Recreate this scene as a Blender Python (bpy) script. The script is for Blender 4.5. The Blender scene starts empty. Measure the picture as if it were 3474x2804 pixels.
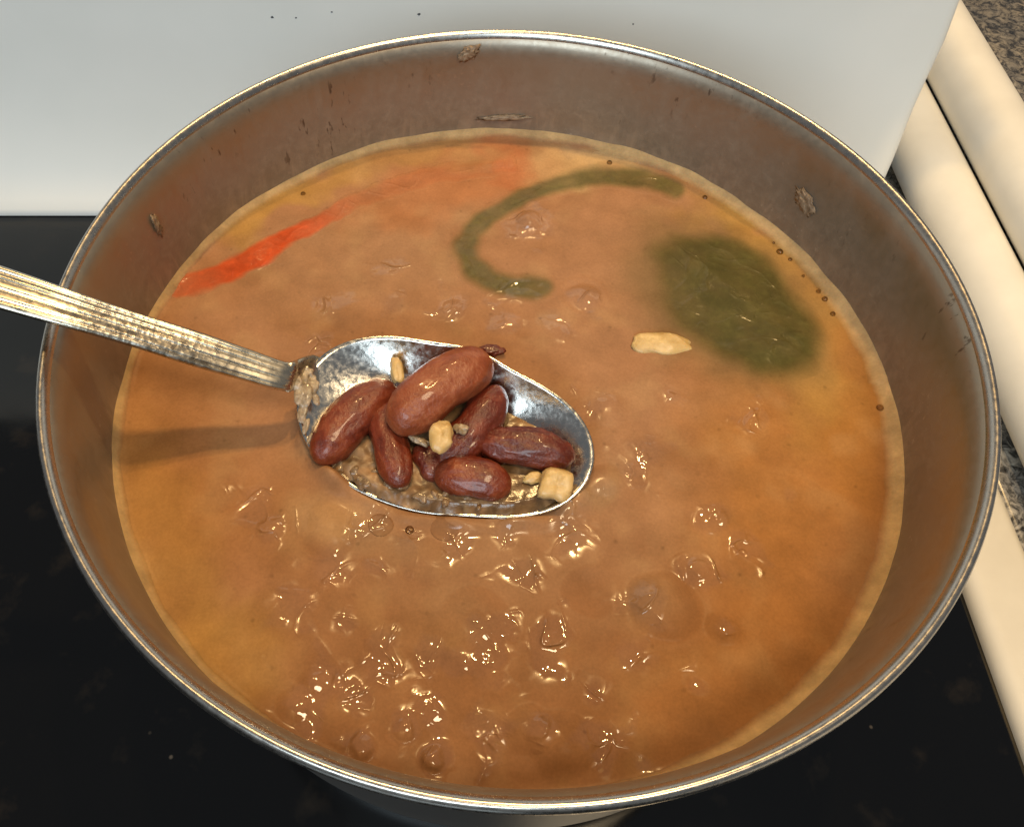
import bpy, bmesh, math, random
import numpy as np
from mathutils import Vector, Matrix, noise as mnoise

random.seed(7)
rng = np.random.default_rng(7)
scn = bpy.context.scene
COL = scn.collection

# ------------------------------------------------------------------ camera
F_PX, PX0, PY0 = 1641.78, 952.33, 868.0          # focal length / principal point for a 2151 x 1736 picture
PITCH = 1.01
HRIM = 0.12                                      # rim height over the glass cooktop
fwd = np.array([0, math.cos(PITCH), -math.sin(PITCH)])
rgt = np.array([1.0, 0, 0])
upv = np.cross(rgt, fwd)
CAM = np.array([-0.0148, -0.0346, HRIM]) - 0.1777 * fwd
cd = bpy.data.cameras.new("camera")
co = bpy.data.objects.new("camera", cd)
COL.objects.link(co)
co.location = CAM
co.rotation_euler = (math.pi / 2 - PITCH, 0, 0)
cd.sensor_width = 36
cd.lens = F_PX / 2151 * 36
cd.shift_x = (1075.5 - PX0) / 2151
cd.clip_start = 0.01
cd.clip_end = 50
scn.camera = co

# ------------------------------------------------------------------ world and lamps
w = bpy.data.worlds.new("World")
scn.world = w
w.use_nodes = True
w.node_tree.nodes["Background"].inputs[0].default_value = (0.88, 0.94, 1.0, 1)
w.node_tree.nodes["Background"].inputs[1].default_value = 0.16


def lamp(name, loc, target, size, energy, color, shape='DISK', size_y=None):
    d = bpy.data.lights.new(name, 'AREA')
    d.shape = shape
    d.size = size
    if size_y:
        d.size_y = size_y
    d.energy = energy
    d.color = color
    o = bpy.data.objects.new(name, d)
    COL.objects.link(o)
    o.location = loc
    o.rotation_euler = (Vector(target) - Vector(loc)).to_track_quat('-Z', 'Y').to_euler()
    return o


WARM = (1.0, 0.65, 0.27)
lamp("hood_lamp", (-0.05, 0.255, 0.86), (-0.02, 0, 0.08), 0.030, 2.05, WARM)
lamp("hood_lamp", (0.11, 0.245, 0.86), (0.02, 0, 0.08), 0.032, 2.5, WARM)
lamp("ceiling_lamp", (0.35, -0.52, 1.55), (0.05, 0.0, 0.05), 0.42, 12.3, (1.0, 0.76, 0.46))
lamp("window_light", (-0.50, -1.75, 1.25), (0.05, 0.05, 0.12), 1.2, 26.0, (0.76, 0.91, 1.0), 'RECTANGLE', 0.8)

scn.view_settings.view_transform = 'Standard'
scn.view_settings.look = 'None'
scn.view_settings.exposure = 0.0
scn.view_settings.gamma = 1.0


# ------------------------------------------------------------------ helpers
def ray(x, y):
    v = fwd + (x - PX0) / F_PX * rgt - (y - PY0) / F_PX * upv
    return v / np.linalg.norm(v)


def at(x, y, z):
    v = ray(x, y)
    return CAM + v * ((z - CAM[2]) / v[2])


def on_plane(x, y, O, n):
    v = ray(x, y)
    return CAM + v * (((O - CAM) @ n) / (v @ n))


def on_wall(x, y, R):
    v = ray(x, y)
    a = v[0] ** 2 + v[1] ** 2
    b = 2 * (CAM[0] * v[0] + CAM[1] * v[1])
    c = CAM[0] ** 2 + CAM[1] ** 2 - R * R
    t = (-b + math.sqrt(b * b - 4 * a * c)) / (2 * a)
    return CAM + v * t


def sstep(a, b, x):
    t = np.clip((x - a) / (b - a), 0, 1)
    return t * t * (3 - 2 * t)


_perm = rng.permutation(512)
_perm = np.concatenate([_perm, _perm, _perm])
_ga = rng.uniform(0, 2 * np.pi, 512)


def perlin(x, y, seed=0):
    x = np.asarray(x) + seed * 17.31
    y = np.asarray(y) + seed * 9.77
    xi = np.floor(x).astype(int)
    yi = np.floor(y).astype(int)
    xf, yf = x - xi, y - yi
    u = xf ** 3 * (xf * (6 * xf - 15) + 10)
    v = yf ** 3 * (yf * (6 * yf - 15) + 10)

    def g(i, j, dx, dy):
        h = _ga[_perm[(_perm[i & 511] + j) & 511]]
        return np.cos(h) * dx + np.sin(h) * dy
    n00 = g(xi, yi, xf, yf)
    n10 = g(xi + 1, yi, xf - 1, yf)
    n01 = g(xi, yi + 1, xf, yf - 1)
    n11 = g(xi + 1, yi + 1, xf - 1, yf - 1)
    return ((n00 * (1 - u) + n10 * u) * (1 - v) + (n01 * (1 - u) + n11 * u) * v) * 1.5


def fbm(x, y, scale, octaves=3, seed=0, gain=0.5):
    s, a, f = 0, 1, 1 / scale
    for k in range(octaves):
        s = s + a * perlin(x * f, y * f, seed + k)
        a *= gain
        f *= 2.03
    return s


def mesh_obj(name, verts, faces, mat=None, parent=None, smooth=True, color=None):
    me = bpy.data.meshes.new(name)
    me.from_pydata([tuple(v) for v in verts], [], [tuple(f) for f in faces])
    me.validate()
    if smooth:
        me.polygons.foreach_set("use_smooth", np.ones(len(me.polygons), bool))
    if color is not None:
        a = me.color_attributes.new("pigment", 'FLOAT_COLOR', 'POINT')
        c = np.ones((len(verts), 4), np.float32)
        c[:, :3] = color
        c[:, 3] = 0.2
        a.data.foreach_set("color", c.ravel())
    if mat:
        me.materials.append(mat)
    me.update()
    o = bpy.data.objects.new(name, me)
    COL.objects.link(o)
    if parent:
        o.parent = parent
    return o


def tag(o, label=None, cat=None, group=None, kind=None):
    if label:
        o["label"] = label
    if cat:
        o["category"] = cat
    if group:
        o["group"] = group
    if kind:
        o["kind"] = kind
    return o


def empty(name, loc=(0, 0, 0)):
    o = bpy.data.objects.new(name, None)
    o.empty_display_size = 0.02
    o.location = loc
    COL.objects.link(o)
    return o


def grid_faces(nu, nv, wrap_u=False, wrap_v=False):
    f = []
    for i in range(nu if wrap_u else nu - 1):
        for j in range(nv if wrap_v else nv - 1):
            a = i * nv + j
            b = ((i + 1) % nu) * nv + j
            c = ((i + 1) % nu) * nv + (j + 1) % nv
            d = i * nv + (j + 1) % nv
            f.append((a, b, c, d))
    return f


def lathe(name, prof, seg, mat, parent=None, wob=None):
    vs = []
    for i in range(seg):
        t = 2 * math.pi * i / seg
        for (r, z) in prof:
            vs.append((r * math.cos(t), r * math.sin(t), z))
    f = grid_faces(seg, len(prof), wrap_u=True)
    return mesh_obj(name, vs, f, mat, parent)


# ------------------------------------------------------------------ materials
def new_mat(name):
    m = bpy.data.materials.new(name)
    m.use_nodes = True
    nt = m.node_tree
    b = nt.nodes["Principled BSDF"]
    return m, nt, b


def nd(nt, typ, **kw):
    n = nt.nodes.new(typ)
    for k, v in kw.items():
        if k in n.inputs:
            n.inputs[k].default_value = v
        else:
            setattr(n, k, v)
    return n


def noise_node(nt, scale, detail=4, rough=0.55, vec=None, dist=0.0):
    n = nt.nodes.new("ShaderNodeTexNoise")
    n.inputs["Scale"].default_value = scale
    n.inputs["Detail"].default_value = detail
    n.inputs["Roughness"].default_value = rough
    n.inputs["Distortion"].default_value = dist
    if vec is None:
        tc = nt.nodes.new("ShaderNodeTexCoord")
        vec = tc.outputs["Object"]
    nt.links.new(vec, n.inputs["Vector"])
    return n


def ramp(nt, src, stops):
    r = nt.nodes.new("ShaderNodeValToRGB")
    e = r.color_ramp.elements
    while len(e) < len(stops):
        e.new(0.5)
    for k, (p, c) in enumerate(stops):
        e[k].position = p
        e[k].color = (*c, 1) if len(c) == 3 else c
    nt.links.new(src, r.inputs[0])
    return r


def maprange(nt, src, a, b, c, d):
    m = nt.nodes.new("ShaderNodeMapRange")
    m.inputs["From Min"].default_value = a
    m.inputs["From Max"].default_value = b
    m.inputs["To Min"].default_value = c
    m.inputs["To Max"].default_value = d
    nt.links.new(src, m.inputs["Value"])
    return m.outputs[0]


def mixcol(nt, fac, a, b, blend='MIX'):
    m = nt.nodes.new("ShaderNodeMix")
    m.data_type = 'RGBA'
    m.blend_type = blend
    if isinstance(fac, (int, float)):
        m.inputs[0].default_value = fac
    else:
        nt.links.new(fac, m.inputs[0])
    for s, v in ((6, a), (7, b)):
        if isinstance(v, (tuple, list)):
            m.inputs[s].default_value = (*v, 1) if len(v) == 3 else v
        else:
            nt.links.new(v, m.inputs[s])
    return m.outputs[2]


def bump(nt, b, height, strength, dist):
    n = nt.nodes.new("ShaderNodeBump")
    n.inputs["Strength"].default_value = strength
    n.inputs["Distance"].default_value = dist
    nt.links.new(height, n.inputs["Height"])
    nt.links.new(n.outputs[0], b.inputs["Normal"])
    return n


def broth_material(name, rough=0.04, sss=0.0, fine=0.00006, var=0.12, crest=0.00042, spec0=0.06):
    m, nt, b = new_mat(name)
    at_ = nt.nodes.new("ShaderNodeAttribute")
    at_.attribute_name = "pigment"
    n1 = noise_node(nt, 110, 4, 0.5, dist=0.3)
    f1 = maprange(nt, n1.outputs[0], 0.3, 0.7, 1 - var, 1 + var * 0.7)
    n2 = noise_node(nt, 900, 3, 0.6)
    f2 = maprange(nt, n2.outputs[0], 0.3, 0.7, 0.96, 1.04)
    mul = nd(nt, "ShaderNodeMath", operation='MULTIPLY')
    nt.links.new(f1, mul.inputs[0])
    nt.links.new(f2, mul.inputs[1])
    vf = nt.nodes.new("ShaderNodeTexVoronoi")          # fine bean sediment and flecks
    vf.inputs["Scale"].default_value = 330
    tcf = nt.nodes.new("ShaderNodeTexCoord")
    nt.links.new(tcf.outputs["Object"], vf.inputs["Vector"])
    fk = maprange(nt, vf.outputs["Distance"], 0.08, 0.26, 1.0, 0.0)
    sepc = nt.nodes.new("ShaderNodeSeparateColor")
    nt.links.new(vf.outputs["Color"], sepc.inputs[0])
    pk = maprange(nt, sepc.outputs[0], 0.70, 0.95, 0.0, 1.0)
    gt = maprange(nt, n1.outputs[0], 0.38, 0.60, 1.0, 0.15)
    fm = nd(nt, "ShaderNodeMath", operation='MULTIPLY')
    nt.links.new(fk, fm.inputs[0])
    nt.links.new(pk, fm.inputs[1])
    fm2 = nd(nt, "ShaderNodeMath", operation='MULTIPLY')
    nt.links.new(fm.outputs[0], fm2.inputs[0])
    nt.links.new(gt, fm2.inputs[1])
    ng = noise_node(nt, 1500, 2, 0.5)
    grain = maprange(nt, ng.outputs[0], 0.3, 0.7, 0.94, 1.06)
    fl = maprange(nt, fm2.outputs[0], 0.0, 1.0, 1.0, 0.74)
    mul2 = nd(nt, "ShaderNodeMath", operation='MULTIPLY')
    nt.links.new(mul.outputs[0], mul2.inputs[0])
    nt.links.new(fl, mul2.inputs[1])
    mul = nd(nt, "ShaderNodeMath", operation='MULTIPLY')
    nt.links.new(mul2.outputs[0], mul.inputs[0])
    nt.links.new(grain, mul.inputs[1])
    vm = nd(nt, "ShaderNodeVectorMath", operation='SCALE')
    nt.links.new(at_.outputs["Color"], vm.inputs[0])
    nt.links.new(mul.outputs[0], vm.inputs["Scale"])
    nt.links.new(vm.outputs[0], b.inputs["Base Color"])
    nt.links.new(maprange(nt, at_.outputs["Alpha"], 0.12, 0.7, rough + 0.28, rough), b.inputs["Roughness"])
    nt.links.new(maprange(nt, at_.outputs["Alpha"], 0.2, 0.75, spec0, 1.0), b.inputs["Specular IOR Level"])
    b.inputs["IOR"].default_value = 1.38
    b.inputs["Subsurface Weight"].default_value = sss
    b.inputs["Subsurface Radius"].default_value = (1.0, 0.45, 0.2)
    b.inputs["Subsurface Scale"].default_value = 0.003
    n3 = noise_node(nt, 420, 3, 0.55)
    h = None
    for (sc, wd, wt, off) in ((80, 0.036, 0.8, 0.5), (130, 0.050, 0.25, 0.54), (48, 0.026, 1.25, 0.46)):
        nn_ = noise_node(nt, sc, 1.5, 0.4, dist=0.9)
        sb = nd(nt, "ShaderNodeMath", operation='SUBTRACT')
        nt.links.new(nn_.outputs[0], sb.inputs[0])
        sb.inputs[1].default_value = off
        dv = nd(nt, "ShaderNodeMath", operation='DIVIDE')
        nt.links.new(sb.outputs[0], dv.inputs[0])
        dv.inputs[1].default_value = wd
        sq = nd(nt, "ShaderNodeMath", operation='MULTIPLY')
        nt.links.new(dv.outputs[0], sq.inputs[0])
        nt.links.new(dv.outputs[0], sq.inputs[1])
        ad = nd(nt, "ShaderNodeMath", operation='ADD')
        nt.links.new(sq.outputs[0], ad.inputs[0])
        ad.inputs[1].default_value = 1.0
        iv = nd(nt, "ShaderNodeMath", operation='DIVIDE')
        iv.inputs[0].default_value = wt
        nt.links.new(ad.outputs[0], iv.inputs[1])
        if h is None:
            h = iv.outputs[0]
        else:
            a2 = nd(nt, "ShaderNodeMath", operation='ADD')
            nt.links.new(h, a2.inputs[0])
            nt.links.new(iv.outputs[0], a2.inputs[1])
            h = a2.outputs[0]
    gate = nd(nt, "ShaderNodeMath", operation='MULTIPLY')
    hs = nd(nt, "ShaderNodeMath", operation='SUBTRACT')
    nt.links.new(h, hs.inputs[0])
    hs.inputs[1].default_value = 0.42
    nt.links.new(hs.outputs[0], gate.inputs[0])
    nt.links.new(maprange(nt, at_.outputs["Alpha"], 0.10, 1.0, 0.0, 1.0), gate.inputs[1])
    b1 = bump(nt, b, gate.outputs[0], 1.0, crest)
    b2 = bump(nt, b, n3.outputs[0], 0.35, fine)
    nt.links.new(b1.outputs[0], b2.inputs["Normal"])
    return m


M_BROTH = broth_material("broth")
M_MUSH = broth_material("mushy_broth", rough=0.16, fine=0.0004, var=0.35, crest=0.0, spec0=0.5)


def steel(name, base, rough, aniso_scale=None):
    m, nt, b = new_mat(name)
    b.inputs["Base Color"].default_value = (*base, 1)
    b.inputs["Metallic"].default_value = 1.0
    b.inputs["Roughness"].default_value = rough
    return m, nt, b


# pot wall: stainless steel with dried broth film
M_WALL, nt, b = steel("stained_steel", (0.5, 0.46, 0.41), 0.35)
tc = nt.nodes.new("ShaderNodeTexCoord")
sep = nt.nodes.new("ShaderNodeSeparateXYZ")
nt.links.new(tc.outputs["Object"], sep.inputs[0])
st_map = nt.nodes.new("ShaderNodeMapping")
st_map.inputs["Scale"].default_value = (1, 1, 0.35)
nt.links.new(tc.outputs["Object"], st_map.inputs[0])
na = noise_node(nt, 60, 6, 0.62, st_map.outputs[0], 0.6)
nb = noise_node(nt, 330, 5, 0.65, None, 0.4)
fz = maprange(nt, sep.outputs["Z"], HRIM - 0.037, HRIM - 0.006, 0.95, 0.25)
add = nd(nt, "ShaderNodeMath", operation='MULTIPLY_ADD')
nt.links.new(na.outputs[0], add.inputs[0])
add.inputs[1].default_value = 0.8
nt.links.new(fz, add.inputs[2])
film = maprange(nt, add.outputs[0], 0.70, 1.15, 0.12, 0.78)
filmcol = ramp(nt, nb.outputs[0], [(0.3, (0.165, 0.115, 0.076)), (0.5, (0.20, 0.143, 0.097)), (0.70, (0.26, 0.195, 0.138))])
basecol = ramp(nt, na.outputs[0], [(0.3, (0.36, 0.315, 0.255)), (0.7, (0.40, 0.355, 0.29))])
nsp = noise_node(nt, 520, 2, 0.5)
ngt = noise_node(nt, 38, 3, 0.55)
sp1 = maprange(nt, nsp.outputs[0], 0.64, 0.72, 0.0, 1.0)
sp2 = maprange(nt, ngt.outputs[0], 0.48, 0.62, 0.0, 0.55)
spm = nd(nt, "ShaderNodeMath", operation='MULTIPLY')
nt.links.new(sp1, spm.inputs[0])
nt.links.new(sp2, spm.inputs[1])
nds = noise_node(nt, 430, 3, 0.6, st_map.outputs[0])
dk0 = maprange(nt, nds.outputs[0], 0.31, 0.38, 0.8, 0.0)
ngd = noise_node(nt, 24, 3, 0.5)
dkm = nd(nt, "ShaderNodeMath", operation='MULTIPLY')
nt.links.new(dk0, dkm.inputs[0])
nt.links.new(maprange(nt, ngd.outputs[0], 0.52, 0.64, 0.0, 1.0), dkm.inputs[1])
dk = dkm.outputs[0]
wc = mixcol(nt, film, basecol.outputs[0], filmcol.outputs[0])
wc = mixcol(nt, dk, wc, (0.07, 0.045, 0.03))
nst = noise_node(nt, 170, 5, 0.65, st_map.outputs[0], 0.8)
bz = maprange(nt, sep.outputs["Z"], HRIM - 0.037, HRIM - 0.022, 1.0, 0.0)
bn = maprange(nt, nst.outputs[0], 0.46, 0.66, 0.0, 0.75)
bm_ = nd(nt, "ShaderNodeMath", operation='MULTIPLY')
nt.links.new(bz, bm_.inputs[0])
nt.links.new(bn, bm_.inputs[1])
wc = mixcol(nt, bm_.outputs[0], wc, (0.36, 0.27, 0.19))
nt.links.new(mixcol(nt, spm.outputs[0], wc, (0.42, 0.34, 0.26)), b.inputs["Base Color"])
nt.links.new(maprange(nt, film, 0, 0.75, 0.95, 0.25), b.inputs["Metallic"])
nt.links.new(maprange(nt, nb.outputs[0], 0.3, 0.7, 0.34, 0.48), b.inputs["Roughness"])
bump(nt, b, nb.outputs[0], 0.35, 0.00014)

M_OUTER, nt, b = steel("outer_steel", (0.20, 0.20, 0.20), 0.42)
M_RIM, nt, b = steel("rim_steel", (0.62, 0.59, 0.54), 0.2)
n = noise_node(nt, 500, 5, 0.65)
nt.links.new(maprange(nt, n.outputs[0], 0.3, 0.7, 0.2, 0.36), b.inputs["Roughness"])
nl = noise_node(nt, 70, 5, 0.6, dist=0.6)
nt.links.new(ramp(nt, nl.outputs[0], [(0.28, (0.40, 0.36, 0.31)), (0.42, (0.50, 0.47, 0.43)), (1, (0.54, 0.51, 0.47))]).outputs[0], b.inputs["Base Color"])
bump(nt, b, n.outputs[0], 0.25, 0.00006)

M_SPOON, nt, b = steel("spoon_steel", (0.66, 0.64, 0.60), 0.16)
n = noise_node(nt, 700, 5, 0.6)
nt.links.new(maprange(nt, n.outputs[0], 0.3, 0.7, 0.09, 0.34), b.inputs["Roughness"])
bump(nt, b, n.outputs[0], 0.35, 0.00012)

M_HANDLE, nt, b = steel("handle_steel", (0.66, 0.63, 0.58), 0.16)
tc = nt.nodes.new("ShaderNodeTexCoord")
sep = nt.nodes.new("ShaderNodeSeparateXYZ")
nt.links.new(tc.outputs["Object"], sep.inputs[0])
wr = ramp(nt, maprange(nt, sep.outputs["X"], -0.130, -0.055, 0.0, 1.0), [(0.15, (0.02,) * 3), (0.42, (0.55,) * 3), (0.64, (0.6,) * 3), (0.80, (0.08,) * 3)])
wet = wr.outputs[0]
v = nt.nodes.new("ShaderNodeTexVoronoi")
v.inputs["Scale"].default_value = 650
nt.links.new(tc.outputs["Object"], v.inputs["Vector"])
n = noise_node(nt, 420, 5, 0.65)
mm = nd(nt, "ShaderNodeMath", operation='MULTIPLY')
nt.links.new(v.outputs["Distance"], mm.inputs[0])
nt.links.new(n.outputs[0], mm.inputs[1])
m2 = nd(nt, "ShaderNodeMath", operation='MULTIPLY')
nt.links.new(mm.outputs[0], m2.inputs[0])
nt.links.new(wet, m2.inputs[1])
bump(nt, b, m2.outputs[0], 0.7, 0.00038)
dirt = ramp(nt, n.outputs[0], [(0.40, (0.28, 0.22, 0.16)), (0.52, (0.52, 0.49, 0.44)), (1, (0.56, 0.53, 0.47))])
nt.links.new(mixcol(nt, wet, (0.60, 0.54, 0.43), dirt.outputs[0]), b.inputs["Base Color"])  # warm tint outside the wet stretch paints in the hood lamps' golden reflection
nt.links.new(maprange(nt, n.outputs[0], 0.3, 0.7, 0.20, 0.36), b.inputs["Roughness"])

# black glass
M_GLASS, nt, b = new_mat("black_glass")
b.inputs["Base Color"].default_value = (0.004, 0.004, 0.0045, 1)
b.inputs["IOR"].default_value = 1.5
n = noise_node(nt, 22, 6, 0.65, dist=0.5)
nt.links.new(maprange(nt, n.outputs[0], 0.35, 0.75, 0.03, 0.16), b.inputs["Roughness"])
ns = noise_node(nt, 55, 4, 0.6)
vd = nt.nodes.new("ShaderNodeTexVoronoi")
vd.inputs["Scale"].default_value = 90
tcd = nt.nodes.new("ShaderNodeTexCoord")
nt.links.new(tcd.outputs["Object"], vd.inputs["Vector"])
dsp = maprange(nt, vd.outputs["Distance"], 0.035, 0.075, 0.55, 0.0)
pick = maprange(nt, vd.outputs["Color"], 0.62, 0.64, 0.0, 1.0)
dmm = nd(nt, "ShaderNodeMath", operation='MULTIPLY')
nt.links.new(dsp, dmm.inputs[0])
nt.links.new(pick, dmm.inputs[1])
smu = ramp(nt, ns.outputs[0], [(0.58, (0.0015, 0.0015, 0.0017)), (0.8, (0.014, 0.011, 0.008))])
nt.links.new(mixcol(nt, dmm.outputs[0], smu.outputs[0], (0.16, 0.13, 0.10)), b.inputs["Base Color"])

# white enamel
M_ENAMEL, nt, b = new_mat("white_enamel")
n = noise_node(nt, 14, 3, 0.5)
cr = ramp(nt, n.outputs[0], [(0.3, (0.76, 0.77, 0.75)), (0.7, (0.82, 0.82, 0.80))])
nt.links.new(cr.outputs[0], b.inputs["Base Color"])
b.inputs["Roughness"].default_value = 0.5
b.inputs["Specular IOR Level"].default_value = 0.3

M_TRIM, nt, b = new_mat("white_trim")
n = noise_node(nt, 60, 4, 0.5)
nt.links.new(ramp(nt, n.outputs[0], [(0.3, (0.74, 0.71, 0.64)), (0.7, (0.80, 0.77, 0.70))]).outputs[0], b.inputs["Base Color"])
b.inputs["Roughness"].default_value = 0.42

# granite
M_GRANITE, nt, b = new_mat("granite")
n = noise_node(nt, 210, 6, 0.72, dist=0.9)
n2 = noise_node(nt, 70, 4, 0.6)
c1 = ramp(nt, n.outputs[0], [(0.36, (0.02, 0.02, 0.022)), (0.46, (0.13, 0.125, 0.12)), (0.54, (0.36, 0.34, 0.31)), (0.68, (0.62, 0.58, 0.52))])
c2 = ramp(nt, n2.outputs[0], [(0.35, (0.55, 0.56, 0.58)), (0.65, (1.0, 0.95, 0.86))])
nt.links.new(mixcol(nt, 1.0, c1.outputs[0], c2.outputs[0], 'MULTIPLY'), b.inputs["Base Color"])
b.inputs["Roughness"].default_value = 0.22


def food_mat(name, stops, scale, rough=0.25, sss=0.3, bumpd=0.0004, rad=(1, 0.5, 0.3), scl=0.003, bscale=None, coat=0.0):
    m, nt, b = new_mat(name)
    n = noise_node(nt, scale, 5, 0.6, dist=0.5)
    nt.links.new(ramp(nt, n.outputs[0], stops).outputs[0], b.inputs["Base Color"])
    b.inputs["Roughness"].default_value = rough
    b.inputs["Subsurface Weight"].default_value = sss
    b.inputs["Subsurface Radius"].default_value = rad
    b.inputs["Subsurface Scale"].default_value = scl
    b.inputs["Coat Weight"].default_value = coat
    b.inputs["Coat Roughness"].default_value = 0.08
    n2 = noise_node(nt, bscale or scale * 2.5, 4, 0.6)
    bump(nt, b, n2.outputs[0], 0.5, bumpd)
    return m


M_BEAN = food_mat("bean_skin", [(0.3, (0.090, 0.013, 0.005)), (0.5, (0.155, 0.026, 0.009)), (0.72, (0.25, 0.062, 0.024))], 190, 0.34, 0.25, 0.0007, bscale=1000, coat=0.3)
M_BEAN_DARK = food_mat("dark_bean_skin", [(0.3, (0.068, 0.009, 0.005)), (0.55, (0.125, 0.020, 0.009)), (0.75, (0.23, 0.058, 0.03))], 190, 0.32, 0.2, 0.0008, bscale=1000, coat=0.35)
M_BEAN_PALE = food_mat("pale_bean_skin", [(0.3, (0.16, 0.034, 0.011)), (0.5, (0.245, 0.060, 0.021)), (0.72, (0.34, 0.12, 0.055))], 170, 0.36, 0.25, 0.0007, bscale=1100, coat=0.28)
M_GARLIC = food_mat("garlic_flesh", [(0.3, (0.46, 0.30, 0.11)), (0.6, (0.60, 0.42, 0.19)), (0.8, (0.66, 0.50, 0.28))], 240, 0.35, 0.4, 0.0004, (1, 0.7, 0.35))
M_SCUM = food_mat("dried_scum", [(0.3, (0.14, 0.10, 0.06)), (0.5, (0.30, 0.225, 0.145)), (0.72, (0.48, 0.38, 0.27))], 650, 0.35, 0.3, 0.0005, coat=0.3)
M_SCRAP = food_mat("wall_scrap", [(0.3, (0.13, 0.085, 0.050)), (0.5, (0.25, 0.17, 0.105)), (0.72, (0.38, 0.275, 0.18))], 420, 0.5, 0.0, 0.0005)
M_FOAM = broth_material("foam", rough=0.3, sss=0.3, fine=0.0002, var=0.2, crest=0.0, spec0=0.15)

# thin bubble skin
def bubble_mat(name, tint, ior):
    m, nt, b = new_mat(name)
    out = nt.nodes["Material Output"]
    tr = nd(nt, "ShaderNodeBsdfTransparent")
    tr.inputs[0].default_value = (*tint, 1)
    gl = nd(nt, "ShaderNodeBsdfGlossy")
    gl.inputs["Roughness"].default_value = 0.03
    fr = nd(nt, "ShaderNodeFresnel")
    fr.inputs["IOR"].default_value = ior
    ms = nd(nt, "ShaderNodeMixShader")
    nt.links.new(fr.outputs[0], ms.inputs[0])
    nt.links.new(tr.outputs[0], ms.inputs[1])
    nt.links.new(gl.outputs[0], ms.inputs[2])
    nt.links.new(ms.outputs[0], out.inputs["Surface"])
    return m


M_BUBBLE = bubble_mat("bubble_film", (0.90, 0.89, 0.88), 1.10)
M_BUBBLE_SMALL = bubble_mat("foam_bubble_film", (0.70, 0.64, 0.55), 1.33)

M_SCRAP_DARK, nt, b = new_mat("dark_speck")
n = noise_node(nt, 600, 3)
nt.links.new(ramp(nt, n.outputs[0], [(0.3, (0.03, 0.03, 0.035)), (0.7, (0.09, 0.09, 0.10))]).outputs[0], b.inputs["Base Color"])

# ------------------------------------------------------------------ stove and counter
stove = tag(empty("stove", (0, 0, 0)), "white electric stove with black glass top and white backguard under the pot", "stove")
X_EDGE = 0.167
mesh_obj("glass_top", [(-0.6, -0.5, -0.006), (X_EDGE + 0.004, -0.5, -0.006), (X_EDGE + 0.004, 0.16, -0.006), (-0.6, 0.16, -0.006),
                       (-0.6, -0.5, 0), (X_EDGE + 0.004, -0.5, 0), (X_EDGE + 0.004, 0.16, 0), (-0.6, 0.16, 0)],
         [(4, 5, 6, 7), (0, 3, 2, 1), (0, 1, 5, 4), (1, 2, 6, 5), (2, 3, 7, 6), (3, 0, 4, 7)], M_GLASS, stove, smooth=False)

# backguard: swept profile, the right end rounds back
prof = [(0.1535, 0.0006), (0.1533, 0.0022), (0.1540, 0.0042), (0.1565, 0.0085), (0.1605, 0.0140), (0.1655, 0.0220), (0.1700, 0.0320),
        (0.1735, 0.0440), (0.1760, 0.0580), (0.1775, 0.0740), (0.1782, 0.0950), (0.179, 0.13), (0.181, 0.23), (0.190, 0.245), (0.22, 0.25)]
edge = [0.1885, 0.1885, 0.1890, 0.1900, 0.1915, 0.1935, 0.1945, 0.1945, 0.1945, 0.1940, 0.1905, 0.178, 0.165, 0.155, 0.155]
vs, nv = [], 0
xs_rel = [-0.75, -0.5, -0.3, -0.15, -0.05]
rc = 0.006
for (y, z), xe in zip(prof, edge):
    row = [(x, y, z) for x in xs_rel] + [(0.05, y, z), (0.10, y, z), (0.14, y, z)]
    for k in range(7):
        a = math.pi / 2 * k / 6
        row.append((xe - rc + rc * math.sin(a), y + rc * (1 - math.cos(a)), z))
    row.append((xe, 0.30, z))
    nv = len(row)
    vs += row
mesh_obj("backguard", vs, grid_faces(len(prof), nv), M_ENAMEL, stove)
for k, (px, py, r) in enumerate([(572, 36, .0007), (622, 37, .0005), (880, 30, .0006), (1330, 50, .0006), (697, 25, .0004)]):
    v_ = ray(px, py)
    p_ = CAM + v_ * ((0.1781 - CAM[1]) / v_[1])
    me_v, me_f = [], []
    for i in range(8):
        a = 2 * math.pi * i / 8
        rr = r * (0.7 + 0.5 * random.random())
        me_v.append((p_[0] + rr * 1.3 * math.cos(a), p_[1] - 0.0001, p_[2] + rr * math.sin(a)))
    me_v.append((p_[0], p_[1] - 0.0006, p_[2]))
    mesh_obj("speck", me_v, [((i + 1) % 8, i, 8) for i in range(8)], M_SCRAP_DARK, stove)
# back wall closing the guard
# side trim: a rounded white enamel strip along the right edge
def rounded_bar(name, x0, x1, z0, z1, y0, y1, r, mat, parent=None):
    pts = []
    for (cx, cz, a0) in ((x1 - r, z1 - r, 0), (x0 + r, z1 - r, 90)):
        for k in range(9):
            a = math.radians(a0 + 90 * k / 8)
            pts.append((cx + r * math.cos(a), cz + r * math.sin(a)))
    pts = [(x1, z0)] + pts + [(x0, z0)]
    vs = []
    ys = [y0, y1]
    for yy in ys:
        vs += [(px, yy, pz) for px, pz in pts]
    n_ = len(pts)
    f = [(i, i + 1, n_ + i + 1, n_ + i) for i in range(n_ - 1)]
    f += [tuple(range(n_))[::-1], tuple(range(n_, 2 * n_))]
    return mesh_obj(name, vs, f, mat, parent)


rounded_bar("side_trim", X_EDGE, 0.1935, -0.03, 0.0055, -0.5, 0.150, 0.0052, M_TRIM, stove)

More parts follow.
